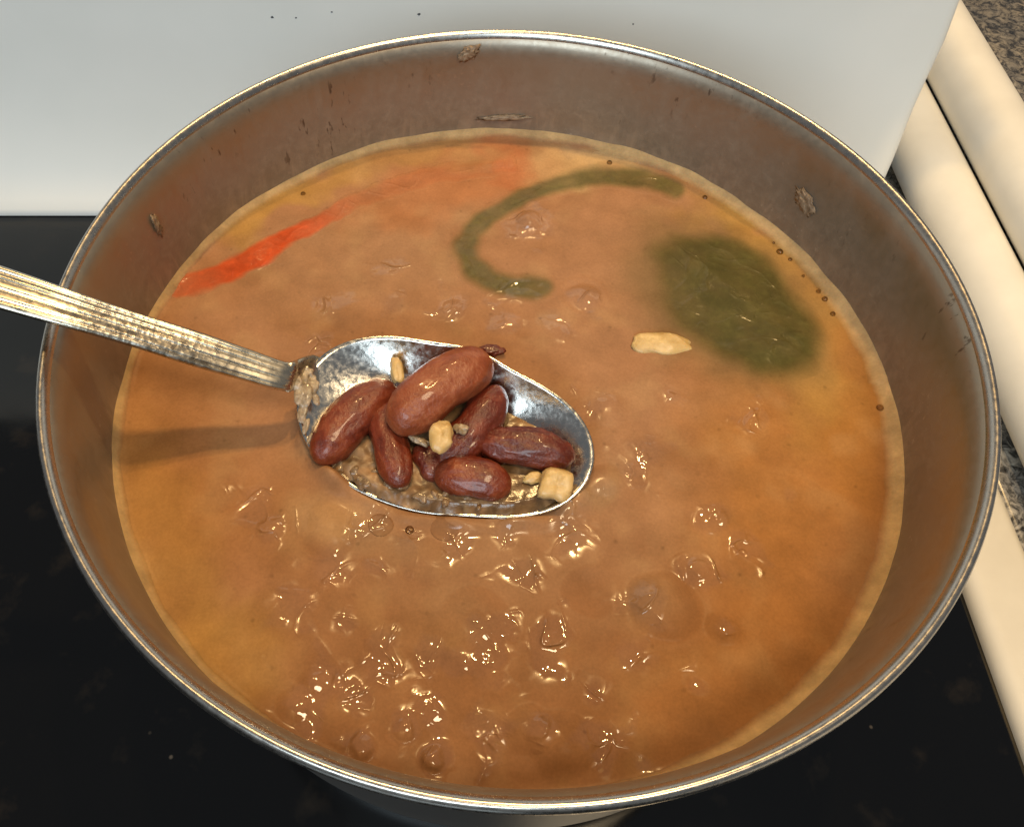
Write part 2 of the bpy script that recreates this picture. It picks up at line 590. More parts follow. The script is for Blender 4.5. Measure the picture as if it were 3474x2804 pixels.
# granite counter (lower strip beside the stove, then the slab)
ct = rounded_bar("countertop", 0.1965, 0.262, -0.04, -0.002, -0.5, 0.6, 0.003, M_GRANITE)
tag(ct, kind="structure")
slab = rounded_bar("granite_slab", 0.2475, 0.75, -0.0015, 0.0185, -0.5, 0.6, 0.007, M_GRANITE)
tag(slab, kind="structure")


def rod(name, cx, cz, r, y0, y1, label, group):
    seg, ny = 48, 24
    vs, rings = [], []
    e = 0.003
    prof = [(0, y0), (r - e, y0), (r - e * 0.3, y0 + e * 0.3), (r, y0 + e)]
    prof += [(r, y0 + e + (y1 - y0 - 2 * e) * k / ny) for k in range(1, ny + 1)]
    prof += [(r - e * 0.3, y1 - e * 0.3), (r - e, y1), (0, y1)]
    for i in range(seg):
        t = 2 * math.pi * i / seg
        for (rr, yy) in prof:
            vs.append((cx + rr * math.cos(t), yy, cz + rr * math.sin(t)))
    o = mesh_obj(name, vs, [tuple(reversed(q)) for q in grid_faces(seg, len(prof), wrap_u=True)], M_TRIM)
    return tag(o, label, "rod", group)


rod("white_rod", 0.2150, 0.0142, 0.0140, -0.32, 0.42, "smooth cream white rod lying next to the stove, half shaded by the other rod", "two white rods on the granite")
rod("white_rod", 0.2372, 0.0327, 0.0140, -0.32, 0.42, "smooth cream white rod beside the speckled granite slab, brightly lit", "two white rods on the granite")

# ------------------------------------------------------------------ pot
pot = tag(empty("cooking_pot", (0, 0, 0)), "wide stainless steel cooking pot with rolled rim, full of bean soup", "pot")
RW = 0.1108
wall_prof = [(0.0, 0.004), (0.09, 0.004), (0.101, 0.006), (0.107, 0.012), (0.1095, 0.022), (0.1103, 0.05), (RW, HRIM - 0.038),
             (0.1108, HRIM - 0.028), (0.1109, HRIM - 0.019), (0.1109, HRIM - 0.0145), (0.1110, HRIM - 0.0095), (0.1112, HRIM - 0.0072), (0.11145, HRIM - 0.0058), (0.1119, HRIM - 0.0043), (0.1125, HRIM - 0.0030), (0.1131, HRIM - 0.0023)]
lathe("pot_wall", wall_prof, 256, M_WALL, pot)
out_prof = [(0.1146, HRIM - 0.0062), (0.1138, HRIM - 0.0085), (0.1132, HRIM - 0.014), (0.1128, HRIM - 0.03), (0.1122, 0.05), (0.1115, 0.022),
            (0.1090, 0.010), (0.102, 0.003), (0.096, 0.0012), (0.0, 0.0012)]
lathe("pot_outside", out_prof, 256, M_OUTER, pot)
rim_prof = [(0.1129, HRIM - 0.0030), (0.1130, HRIM - 0.0022), (0.1132, HRIM - 0.0016), (0.1136, HRIM - 0.0009), (0.1141, HRIM - 0.0004), (0.1147, HRIM - 0.0002), (0.1152, HRIM - 0.0005), (0.1157, HRIM - 0.0013),
            (0.1159, HRIM - 0.0026), (0.1158, HRIM - 0.0042), (0.1153, HRIM - 0.0056), (0.1146, HRIM - 0.0062)]
lathe("pot_rim", rim_prof, 384, M_RIM, pot)

# ------------------------------------------------------------------ spoon frame
S = HRIM - 0.0385                                  # broth level
SP_U = at(1250, 960, S) - at(640, 780, S)
SP_U = SP_U / np.linalg.norm(SP_U)
tilt_u = math.radians(-5)
u = np.array([SP_U[0] * math.cos(tilt_u), SP_U[1] * math.cos(tilt_u), math.sin(tilt_u)])
v0 = np.cross([0, 0, 1.0], u)
v0 /= np.linalg.norm(v0)
n0 = np.cross(u, v0)
ta = math.radians(17)                              # rolled towards the camera
vv = v0 * math.cos(ta) + n0 * math.sin(ta)
nn = np.cross(u, vv)
SP_O = on_plane(940, 890, np.array([0, 0, S + 0.0085]), np.array([0, 0, 1.0]))
outline_px = [(640, 775), (651, 765), (707, 731), (752, 715), (819, 706), (894, 711), (950, 724), (1006, 741), (1081, 773), (1156, 821), (1212, 874),
              (1246, 930), (1251, 975), (1225, 1023), (1180, 1058), (1110, 1080), (1025, 1088), (932, 1080), (838, 1061), (752, 1031), (700, 998), (668, 967),
              (645, 925), (632, 870), (630, 815)]
pol = []
for (px, py) in outline_px:
    d = on_plane(px, py, SP_O, nn) - SP_O
    pol.append((math.atan2(d @ vv, d @ u), math.hypot(d @ u, d @ vv)))
pol = np.array(pol)
K = 5
A = np.stack([np.ones(len(pol))] + [f(k * pol[:, 0]) for k in range(1, K + 1) for f in (np.cos, np.sin)], 1)
coef = np.linalg.lstsq(A.T @ A + 1e-4 * np.eye(A.shape[1]), A.T @ pol[:, 1], rcond=None)[0]


def bowl_r(th):
    th = np.asarray(th)
    s = coef[0] + 0 * th
    for k in range(1, K + 1):
        s = s + coef[2 * k - 1] * np.cos(k * th) + coef[2 * k] * np.sin(k * th)
    return s


BOWL_D = 0.0098


def bowl_w(rho):
    return -BOWL_D * (1 - np.clip(rho, 0, 1.2) ** 2.3)


def bowl_local(P):
    d = np.asarray(P) - SP_O
    a, b_, w_ = d @ u, d @ vv, d @ nn
    th = np.arctan2(b_, a)
    return a, b_, w_, np.hypot(a, b_) / bowl_r(th)


# ------------------------------------------------------------------ broth surface
BUMP_CLUSTERS = [  # picture position, radius, strength of the ripples there
    (1110, 470, 75, 1.1), (1080, 605, 55, 1.0), (820, 560, 45, .8), (690, 640, 60, .8), (950, 640, 60, 1.0), (1060, 680, 60, .9), (1225, 625, 60, .7),
    (1165, 680, 60, .8), (830, 640, 50, .7), (660, 720, 60, .8), (1250, 850, 55, .8), (1360, 950, 60, .9), (1580, 880, 55, .9), (1410, 830, 30, .7),
    (540, 1045, 60, .9), (565, 1110, 50, 1.0), (690, 1190, 70, .8), (790, 1185, 40, .8), (965, 1140, 55, 1.1), (1115, 1200, 55, 1.0), (1060, 1130, 50, .9),
    (1500, 1085, 50, 1.0), (1555, 1140, 60, 1.1), (1465, 1195, 55, 1.2), (1660, 1040, 25, .7), (610, 1270, 65, 1.0), (720, 1305, 35, .8), (800, 1345, 45, 1.0),
    (800, 1405, 60, 1.0), (685, 1420, 60, 1.2), (740, 1465, 50, 1.1), (640, 1480, 60, 1.1), (900, 1380, 60, 1.1), (950, 1390, 45, 1.0), (1035, 1380, 65, 1.2),
    (1155, 1330, 60, 1.1), (1060, 1315, 50, 1.0), (1000, 1325, 40, 1.0), (1145, 1390, 55, 1.1), (1345, 1265, 55, 1.0), (1330, 1375, 50, .9), (1250, 1460, 40, .9),
    (1460, 1440, 30, .9), (1525, 1325, 30, .7), (910, 1500, 45, 1.1), (850, 1530, 45, 1.2), (755, 1568, 45, 1.2), (910, 1595, 45, 1.2), (1030, 1540, 55, 1.1),
    (1260, 1560, 60, 1.1), (1130, 1525, 40, .8), (1350, 1605, 30, .8), (1480, 590, 50, .22), (1560, 650, 70, .2), (540, 550, 40, .6), (390, 600, 25, .6),
    (1330, 985, 55, .9), (760, 1100, 70, .8), (1200, 1120, 70, .8), (860, 1140, 60, .6), (1290, 325, 60, .6), (1200, 315, 50, .6), (640, 1100, 60, .5), (1200, 1060, 60, .7), (1270, 1030, 40, .6)]
DOMES = [  # picture position, radius mm, height mm, ring (1) or dome (0)
    (1390, 1270, 9.0, 1.4, 0), (1390, 1270, 9.5, -0.22, 1), (1110, 465, 5.0, 1.3, 0), (1225, 622, 6.0, 0.9, 0), (1225, 622, 7.5, 0.2, 1),
    (1180, 1560, 8.0, 1.2, 0), (1110, 1530, 6.0, 0.9, 0), (690, 1110, 8.0, 1.1, 0), (1000, 1300, 9.0, 0.6, 0), (1520, 1320, 4.5, 0.7, 0),
    (1240, 1240, 7.0, -0.7, 0), (760, 1568, 3.2, 0.8, 0), (910, 1590, 3.4, 0.8, 0), (850, 1530, 3.0, 0.7, 0), (1270, 1010, 5.5, 0.8, 0),
    (660, 1430, 4.0, 0.7, 0), (620, 1480, 4.5, 0.6, 0), (1460, 1195, 4.0, 0.6, 0), (1155, 1330, 4.0, 0.4, 0), (565, 1110, 4.0, 0.5, 0),
    (950, 650, 5.0, 0.6, 0), (1280, 860, 6.0, 0.5, 0), (1450, 980, 8.0, 0.5, 0), (900, 1180, 7.0, 0.5, 0), (430, 1000, 12, 0.4, 0), (1640, 1180, 10, 0.4, 0),
    (1100, 690, 4.0, -0.5, 0), (700, 680, 4.0, -0.4, 0), (1040, 735, 5, 0.8, 0)]
_bc = [(at(px, py, S)[:2], r * 0.000125, s) for px, py, r, s in BUMP_CLUSTERS]
_dm = [(at(px, py, S)[:2], r * 0.001, h * 0.001, k) for px, py, r, h, k in DOMES]


def broth_z(x, y, want_mask=False):
    x = np.asarray(x, float)
    y = np.asarray(y, float)
    h = 0.00085 * fbm(x, y, 0.024, 2, 1)
    mask = 0.03 + 0 * x
    mw = 1 + 0.75 * perlin(x / 0.0075, y / 0.0075, 51) + 0.35 * perlin(x / 0.0032, y / 0.0032, 52)
    mw = np.clip(mw, 0.35, 2.2) ** 1.6
    for (c, r, s) in _bc:
        d2 = ((x - c[0]) ** 2 + (y - c[1]) ** 2) * mw
        mask = np.maximum(mask, s * (1.25 + 6.0 * max(0, c[1] + 0.03)) * np.exp(-d2 / (2 * (r * 0.43) ** 2)))
    if want_mask:
        return np.clip(mask, 0, 1)
    wx = x + 0.0012 * perlin(x / 0.006, y / 0.006, 31)
    wy = y + 0.0012 * perlin(x / 0.006, y / 0.006, 37)
    rip = 0.00055 * perlin(wx / 0.0062, wy / 0.0062, 5) + 0.00020 * perlin(wx / 0.0036, wy / 0.0036, 6)
    h = h + mask * rip * 0.5
    for (c, r, hh, k) in _dm:
        d = np.hypot(x - c[0], y - c[1]) / r
        d = d * (1 + 0.14 * perlin(x / 0.009, y / 0.009, 11))
        if k == 0:
            h = h + 1.8 * hh * np.clip(1 - d ** 2, 0, 1) ** 1.5
        else:
            h = h + hh * np.exp(-((d - 1) / 0.14) ** 2)
    rr = np.hypot(x, y)
    h = h + 0.0010 * sstep(0.1075, 0.1112, rr)            # meniscus
    return S + h


def srgb(*c):
    c = np.array(c, float) / 255
    return np.where(c < 0.04045, c / 12.92, ((c + 0.055) / 1.055) ** 2.4)


P_MAIN = np.array((0.325, 0.168, 0.088))
P_ORANGE = np.array((0.335, 0.145, 0.038))
P_YELLOW = np.array((0.39, 0.222, 0.062))
P_CREAM = np.array((0.5, 0.335, 0.165))
P_GREY = np.array((0.295, 0.172, 0.09))
P_DARK = np.array((0.215, 0.1, 0.042))
P_GREEN = np.array((0.068, 0.062, 0.019))
P_RED = np.array((0.44, 0.062, 0.016))
PIG = [  # picture position, rx, ry, angle, colour, weight
    (1080, 1500, 760, 330, 0, P_DARK, .5), (1150, 1150, 500, 200, 5, P_DARK, .2),  # first oval: weaker lamp light on the near broth, painted as darker colour
    (1650, 960, 240, 420, 10, P_ORANGE, .8), (1560, 1420, 330, 180, -25, P_ORANGE, .5), (330, 1180, 130, 330, -12, P_YELLOW, .55), (480, 1400, 130, 140, 30, P_YELLOW, .55),
    (1700, 720, 110, 260, -25, P_YELLOW, .75), (1560, 480, 150, 60, 38, P_YELLOW, .9), (1240, 340, 140, 45, 8, P_CREAM, .9), (1180, 360, 80, 40, 0, P_CREAM, .7),
    (560, 430, 200, 45, -26, P_YELLOW, .8), (850, 330, 220, 40, -8, P_YELLOW, .4), (1800, 900, 70, 250, -6, P_ORANGE, .7),
    (930, 400, 260, 60, -14, np.array((0.40, 0.155, 0.062)), .55), (1060, 345, 60, 40, 0, np.array((0.42, 0.14, 0.06)), .5),
    (350, 830, 160, 200, 0, P_ORANGE, .35), (480, 1060, 250, 130, 0, P_ORANGE, .3),
    (1230, 1240, 60, 60, 0, P_DARK, .35), (1440, 960, 120, 80, 20, P_DARK, .35), (1440, 1250, 40, 130, -12, P_DARK, .35), (1215, 1545, 30, 80, 12, P_DARK, .5),
    (1160, 1615, 90, 20, -8, P_DARK, .4), (700, 690, 110, 50, 10, P_DARK, .3), (1000, 1000, 330, 200, 10, P_GREY, .4), (760, 560, 260, 130, -10, P_GREY, .3),
    (690, 1090, 90, 60, -10, P_CREAM, .35), (820, 1160, 120, 40, 8, P_GREY, .6), (1270, 1010, 70, 45, -20, P_GREY, .7), (1350, 1250, 80, 80, 0, P_CREAM, .15),
    (950, 1290, 110, 90, 0, P_GREY, .4), (1150, 1440, 200, 60, 0, P_DARK, .2)]
GREEN_OVAL = (1545, 640, 240, 132, 36)
_pg = []


def px_frame(px, py, ang):
    c = at(px, py, S)
    a = math.radians(ang)
    return c[:2], a


def to_px(x, y, z):
    V = np.stack([x - CAM[0], y - CAM[1], z - CAM[2] + 0 * x], -1)
    d = V @ fwd
    return PX0 + F_PX * (V @ rgt) / d, PY0 - F_PX * (V @ upv) / d


def oval_mask(qx, qy, cx, cy, rx, ry, ang):
    a = math.radians(ang)
    dx, dy = qx - cx, qy - cy
    p = (dx * math.cos(a) + dy * math.sin(a)) / rx
    q = (-dx * math.sin(a) + dy * math.cos(a)) / ry
    return np.hypot(p, q)


def pigment(x, y):
    x = np.asarray(x, float)
    y = np.asarray(y, float)
    qx, qy = to_px(x, y, S)                # lay-out plan of the broth, measured on its level
    wq = 55 * fbm(x, y, 0.020, 3, 41)
    wr = 55 * fbm(x, y, 0.020, 3, 47)
    c = np.tile(P_MAIN, x.shape + (1,))
    for (cx, cy, rx, ry, an, pc, wt) in PIG:
        k = oval_mask(qx + wq * 0.7, qy + wr * 0.7, cx, cy, rx, ry, an)
        m = (wt * sstep(1.35, 0.35, k))[..., None]
        c = c * (1 - m) + pc * m
    # dark bean mash drifting in the middle
    f = sstep(0.0, 0.9, fbm(x, y, 0.020, 3, 60))[..., None] * 0.26
    c = c * (1 - f) + P_DARK * f
    f = sstep(0.0, 1.0, fbm(x, y, 0.015, 3, 70))[..., None] * 0.16
    c = c * (1 - f) + P_CREAM * f
    # broth tinted round the green pepper
    k = oval_mask(qx + wq * .4, qy + wr * .4, 1520, 638, 290, 180, 35)
    m = (0.75 * sstep(1.1, 0.55, k))[..., None]
    c = c * (1 - m) + (0.55 * P_GREEN + 0.45 * P_GREY) * m
    return c


step = 0.00045
ax = np.arange(-0.1118, 0.1119, step)
gx, gy = np.meshgrid(ax, ax, indexing='ij')
gz = broth_z(gx, gy)
_, _, _, rho_g = bowl_local(np.stack([gx, gy, np.full_like(gx, S + 0.006)], -1))
gz = gz - 0.007 * sstep(0.95, 0.84, rho_g)
# the broth wells up over the near left lip of the spoon
lip = at(705, 1005, S)
gz = gz + 0.0034 * np.exp(-(((gx - lip[0]) / 0.0075) ** 2 + ((gy - lip[1]) / 0.0055) ** 2)) * sstep(0.84, 0.95, rho_g)
dl = np.stack([gx, gy, np.full_like(gx, S + 0.002)], -1) - SP_O
gz = gz + (0.0018 + 0.0016 * fbm(gx, gy, 0.011, 2, 77)) * np.exp(-((rho_g - 1.0) / 0.08) ** 2) * sstep(0.90, 0.985, rho_g) * sstep(0.004, -0.012, dl @ vv)
keep = np.hypot(gx, gy) < 0.1116
idx = -np.ones(gx.shape, int)
idx[keep] = np.arange(keep.sum())
q = np.stack([idx[:-1, :-1], idx[1:, :-1], idx[1:, 1:], idx[:-1, 1:]], -1).reshape(-1, 4)
q = q[(q >= 0).all(1)]
pos = np.stack([gx[keep], gy[keep], gz[keep]], -1)


def big_mesh(name, pos, quads, mat, color, parent=None, gloss=None):
    me = bpy.data.meshes.new(name)
    me.vertices.add(len(pos))
    me.vertices.foreach_set("co", np.asarray(pos, np.float32).ravel())
    me.loops.add(quads.size)
    me.loops.foreach_set("vertex_index", quads.astype(np.int32).ravel())
    me.polygons.add(len(quads))
    me.polygons.foreach_set("loop_start", np.arange(0, quads.size, 4, dtype=np.int32))
    me.polygons.foreach_set("loop_total", np.full(len(quads), 4, np.int32))
    me.polygons.foreach_set("use_smooth", np.ones(len(quads), bool))
    me.update(calc_edges=True)
    a = me.color_attributes.new("pigment", 'FLOAT_COLOR', 'POINT')
    c = np.ones((len(pos), 4), np.float32)
    c[:, :3] = color
    if gloss is not None:
        c[:, 3] = gloss
    a.data.foreach_set("color", c.ravel())
    me.materials.append(mat)
    o = bpy.data.objects.new(name, me)
    COL.objects.link(o)
    if parent:
        o.parent = parent
    return o


soup = tag(empty("bean_soup", (0, 0, S)), "orange brown simmering bean soup with glossy bubbling surface inside the pot", "soup")
broth = big_mesh("broth", pos, q, M_BROTH, pigment(pos[:, 0], pos[:, 1]), gloss=broth_z(pos[:, 0], pos[:, 1], True))
broth.parent = soup
broth.matrix_parent_inverse = Matrix.Translation((0, 0, -S))


def to_soup(o):
    o.parent = soup
    o.matrix_parent_inverse = Matrix.Translation((0, 0, -S))
    return o


# foam ring clinging to the wall at the broth line
NT, NP = 900, 9
vs, cs = [], []
for i in range(NT):
    t = 2 * math.pi * i / NT
    c_, s_ = math.cos(t), math.sin(t)
    # wider on the right and the near right side
    wide = 0.68 + 0.62 * max(0, math.cos(t + 0.15)) ** 1.2 + 0.10 * max(0, s_)
    jit = float(perlin(np.array(t * 22), np.array(3.0), 3)) * 0.08 + float(perlin(np.array(t * 60), np.array(3.0), 4)) * 0.07 + float(perlin(np.array(t * 7), np.array(3.0), 9)) * 0.35
    wd = 0.0038 * wide * (1 + jit)
    up = 0.0012 + 0.0010 * wide * (1 + jit)
    rk = RW - wd * (1 - np.linspace(0, 1, NP))
    zk = broth_z(rk * c_, rk * s_)
    for j in range(NP):
        k = j / (NP - 1)
        r = rk[j]
        z = zk[j] - 0.00008 + 0.00022 * float(sstep(0.05, 0.5, k)) + up * 0.8 * k ** 3
        if j == NP - 1:
            r = RW + 0.0002
        vs.append((r * c_, r * s_, z))
        e = 0.5 + 0.5 * float(perlin(np.array(t * 40), np.array(k * 2.0), 8))
        cc = P_CREAM * (0.90 + 0.25 * e) * (0.72 + 0.28 * min(1, wide))
        fade = float(sstep(0.18, 0.72, k))
        cs.append(cc * fade + (1 - fade) * pigment(np.array([r * c_]), np.array([r * s_]))[0])
foam = to_soup(mesh_obj("foam_ring", vs, grid_faces(NT, NP, wrap_u=True), M_FOAM, None, color=np.array(cs)))


def bubble(c, r, flat=1.0):
    vs, seg, rings = [], 24, 10
    for i in range(rings):
        a = math.pi / 2 * i / (rings - 1)
        for j in range(seg):
            t = 2 * math.pi * j / seg
            vs.append((c[0] + r * math.cos(a) * math.cos(t), c[1] + r * math.cos(a) * math.sin(t), c[2] - 0.0002 + r * flat * math.sin(a)))
    f = []
    for i in range(rings - 1):
        for j in range(seg):
            f.append((i * seg + j, i * seg + (j + 1) % seg, (i + 1) * seg + (j + 1) % seg, (i + 1) * seg + j))
    return to_soup(mesh_obj("bubble", vs, f, M_BUBBLE if r > 0.0015 else M_BUBBLE_SMALL))


for (px, py, r) in [(1640, 525, 1.1), (1662, 541, .7), (1722, 607, .75), (1735, 624, .9), (1752, 655, .8), (1850, 855, 1.1), (1482, 411, .9), (1281, 338, 1.0),
                    (1627, 506, .5), (1878, 930, .5), (1690, 575, .5), (636, 404, .9), (800, 1098, 3.4), (935, 1102, 4.2),
                    (860, 1110, 1.2)]:
    p = at(px, py, S + 0.0008)
    z = float(broth_z(np.array(p[0]), np.array(p[1])))
    bubble((p[0], p[1], max(z, S)), r * 0.001, 1.0 if r < 2 else 0.42)


# ------------------------------------------------------------------ peppers floating in the broth
def seg_dist(qx, qy, pts):
    d = np.full(qx.shape, 1e9)
    tt = np.zeros(qx.shape)
    n_ = len(pts) - 1
    for i in range(n_):
        (x0, y0), (x1, y1) = pts[i], pts[i + 1]
        L = (x1 - x0) ** 2 + (y1 - y0) ** 2
        t = np.clip(((qx - x0) * (x1 - x0) + (qy - y0) * (y1 - y0)) / L, 0, 1)
        dd = np.hypot(qx - x0 - t * (x1 - x0), qy - y0 - t * (y1 - y0))
        b_ = dd < d
        d = np.where(b_, dd, d)
        tt = np.where(b_, (i + t) / n_, tt)
    return d, tt


def float_piece(name, box, maskfn, colfn, rise, label, cat):
    """A slice that floats just level with the broth: its top follows the broth and its edge dips under it."""
    p = [at(bx, by, S) for bx in (box[0], box[2]) for by in (box[1], box[3])]
    x0, x1 = min(a[0] for a in p), max(a[0] for a in p)
    y0, y1 = min(a[1] for a in p), max(a[1] for a in p)
    st = 0.0005
    X, Y = np.meshgrid(np.arange(x0, x1, st), np.arange(y0, y1, st), indexing='ij')
    qx, qy = to_px(X, Y, S)
    m = maskfn(qx, qy, X, Y)
    keep = (m > 0.0) & (np.hypot(X, Y) < 0.1095)
    Z = broth_z(X, Y) - 0.00005 + (rise + 0.00005) * sstep(0.0, 0.3, m)
    idn = -np.ones(X.shape, int)
    nk = keep.sum()
    idn[keep] = np.arange(nk)
    Q = np.stack([idn[:-1, :-1], idn[1:, :-1], idn[1:, 1:], idn[:-1, 1:]], -1).reshape(-1, 4)
    Q = Q[(Q >= 0).all(1)]
    top = np.stack([X[keep], Y[keep], Z[keep]], -1)
    bot = top.copy()
    bot[:, 2] = S - 0.0045 + 0.0030 * (1 - sstep(0, 0.5, m[keep]))
    # side walls along the open edges
    from collections import Counter
    E = np.concatenate([Q[:, [0, 1]], Q[:, [1, 2]], Q[:, [2, 3]], Q[:, [3, 0]]])
    key = {}
    for a_, b_ in E:
        kk = (min(a_, b_), max(a_, b_))
        key[kk] = None if kk in key else (a_, b_)
    side = np.array([(b_, a_, a_ + nk, b_ + nk) for v_ in key.values() if v_ for a_, b_ in (v_,)])
    quads = np.concatenate([Q, Q[:, ::-1] + nk, side])
    col = colfn(X[keep], Y[keep], m[keep])
    o = big_mesh(name, np.concatenate([top, bot]), quads, M_BROTH, np.concatenate([col, col]), gloss=np.tile(np.maximum(broth_z(X[keep], Y[keep], True), 0.42 * sstep(0.2, 0.7, m[keep])), 2))
    return tag(o, label, cat)


def film_mix(pc, lo, hi, amount=1.0, sc=0.006, seed=90):
    def fn(X, Y, m):
        n_ = fbm(X, Y, sc, 2, seed)
        k = (amount * sstep(lo, hi, m + 0.10 * n_) * np.clip(0.95 + 0.10 * fbm(X, Y, 0.007, 2, seed + 5), 0, 1))[:, None]
        return pigment(X, Y) * (1 - k) + pc * (1 + 0.18 * fbm(X, Y, 0.009, 3, seed + 3)[:, None] + 0.28 * np.clip(fbm(X, Y, 0.0026, 2, seed + 9), 0, 1)[:, None]) * k
    return fn


RED_LINE = [(372, 606), (420, 594), (475, 570), (540, 535), (600, 505), (660, 473), (720, 437), (770, 412), (850, 385), (960, 362), (1070, 345)]


def red_mask(qx, qy, X, Y):
    d, t = seg_dist(qx, qy, RED_LINE)
    wdt = 27 + 6 * np.sin(t * 9) - 9 * sstep(0.5, 1.0, t)
    return 1 - (d + 6 * fbm(X, Y, 0.009, 2, 21)) / wdt


def red_col(X, Y, m):
    qx, qy = to_px(X, Y, S)
    _, t = seg_dist(qx, qy, RED_LINE)
    f = film_mix(P_RED, 0.08, 0.5, 0.95)(X, Y, m)
    k = (sstep(0.40, 0.70, t) * 0.86 + 0.4 * sstep(0.25, 0.0, t))[:, None]
    return f * (1 - k) + pigment(X, Y) * k


float_piece("red_pepper_strip", (320, 300, 1130, 680), red_mask, red_col, 0.0001,
            "long red pepper strip floating along the far left side of the soup", "pepper")
RING = [(1420, 400), (1360, 378), (1290, 368), (1230, 370), (1150, 392), (1085, 420), (1025, 452), (990, 485), (978, 520), (990, 556), (1030, 588), (1085, 606), (1140, 600)]


def ring_mask(qx, qy, X, Y):
    d, t = seg_dist(qx, qy, RING)
    wdt = 30 + 10 * sstep(0.45, 0.7, t) + 3 * np.sin(t * 11)
    return 1 - (d + 4 * fbm(X, Y, 0.010, 2, 25)) / wdt


float_piece("green_pepper_ring", (920, 330, 1470, 660), ring_mask, film_mix(P_GREEN * 1.25, 0.10, 0.75, 0.88, 0.012), 0.00012,
            "curved green pepper ring, a thin hook shape near the far wall of the pot", "pepper")


def oval_m(qx, qy, X, Y):
    k = oval_mask(qx + 9 * fbm(X, Y, 0.018, 2, 27), qy + 9 * fbm(X, Y, 0.018, 2, 28), *GREEN_OVAL)
    return (1 - k) * 1.6


def oval_col(X, Y, m):
    f = film_mix(P_GREEN, 0.08, 0.55, 0.95, 0.016)(X, Y, m)
    qx, qy = to_px(X, Y, S)
    k = (0.42 * sstep(1500, 1340, qx - 0.35 * (qy - 640)))[:, None]
    return f * (1 - k) + pigment(X, Y) * k


float_piece("green_pepper_piece", (1290, 440, 1780, 860), oval_m, oval_col, 0.00012,
            "large oval dark green pepper piece floating at the right of the soup", "pepper")

# ------------------------------------------------------------------ spoon
spoon = tag(empty("spoon", SP_O), "large steel spoon with grooved handle, scooping kidney beans out of the soup", "spoon")


def to_spoon(o):
    o.parent = spoon
    o.matrix_parent_inverse = Matrix.Translation(-Vector(SP_O))
    return o


NA, NR = 128, 26
vs = []
th = np.linspace(0, 2 * np.pi, NA, endpoint=False)
R_ = bowl_r(th)
rhos = list(np.linspace(0.0, 1.0, NR) ** 0.85)
for layer in (0, 1):
    for rho in (rhos if layer == 0 else rhos[::-1]):
        for t, r in zip(th, R_):
            if layer == 0:
                p = SP_O + u * (r * rho * math.cos(t)) + vv * (r * rho * math.sin(t)) + nn * float(bowl_w(rho))
            else:
                p = SP_O + u * (r * 1.012 * rho * math.cos(t)) + vv * (r * 1.012 * rho * math.sin(t)) + nn * (float(bowl_w(rho)) - 0.0009)
            vs.append(p)
f = []
n_all = 2 * NR
for i in range(n_all - 1):
    for j in range(NA):
        f.append((i * NA + j, i * NA + (j + 1) % NA, (i + 1) * NA + (j + 1) % NA, (i + 1) * NA + j))
to_spoon(mesh_obj("bowl", vs, f, M_SPOON))

# handle: swept cross-section with rounded edges and grooves
Lft = SP_O + u * (bowl_r(np.pi) * -0.985)
def catmull(P, n):
    P = [np.array(p) for p in P]
    P = [2 * P[0] - P[1]] + P + [2 * P[-1] - P[-2]]
    out_ = []
    for i in range(1, len(P) - 2):
        for k in range(n):
            t = k / n
            a, b_, c, d = P[i - 1], P[i], P[i + 1], P[i + 2]
            out_.append(0.5 * ((2 * b_) + (-a + c) * t + (2 * a - 5 * b_ + 4 * c - d) * t ** 2 + (-a + 3 * b_ - 3 * c + d) * t ** 3))
    out_.append(P[-2])
    return np.array(out_)


H_N = at(592, 790, S + 0.0185)
H_R = at(112, 640, HRIM + 0.0065)
hd = H_R - H_N
path = catmull([at(-620, 408, HRIM + 0.030), at(-300, 510, HRIM + 0.0205), at(-70, 583, HRIM + 0.0128), H_N + hd, H_N + hd * 0.72, H_N + hd * 0.45, H_N + hd * 0.2, H_N,
                0.52 * H_N + 0.48 * Lft + np.array([0, 0, 0.0004]), Lft + np.array([0, 0, -0.0004]), Lft + u * 0.004 - nn * 0.0035], 14)
npth = len(path)
tpar = np.linspace(0, 10, npth)                  # path parameter, one unit per control span
wid = np.interp(tpar, [0, 1, 2, 3, 4, 5, 6, 7, 8, 9, 10], np.array([7.6, 7.0, 6.2, 5.7, 5.2, 4.7, 4.2, 3.9, 4.1, 6.2, 6.5]) * 0.001)
thk = np.interp(tpar, [0, 3, 6, 7, 8, 9, 10], np.array([2.4, 2.4, 2.6, 2.8, 2.4, 1.0, 0.7]) * 0.001)
grv = np.interp(tpar, [0, 4, 5.5, 7.0, 10], [1, 1, 0.6, 0.12, 0])
us = np.concatenate([np.linspace(-1, 1, 61)])


def section(w_, t_, g):
    top_ = []
    for s in us:
        h = 0.5 * t_ * (1 - abs(s) ** 8 * 0.5) + 0.10 * w_ * (1 - s * s) * 0.6
        groove = 0
        for c, wdg, dp in ((-0.70, 0.065, 1.1), (0.66, 0.065, 1.1), (-0.20, 0.06, 1.0), (0.28, 0.06, .9)):
            groove += dp * math.exp(-((s - c) / wdg) ** 2)
        bead = 0.35 * math.exp(-((abs(s) - 0.86) / 0.10) ** 2) + 0.18 * math.exp(-((s - 0.1) / 0.16) ** 2)
        top_.append((s * w_, h + g * (bead - 0.9 * groove) * 0.00075))
    bot_ = [(s * w_ * 0.98, -0.5 * t_ * (1 - abs(s) ** 4 * 0.8)) for s in us[::-1]]
    return top_ + bot_


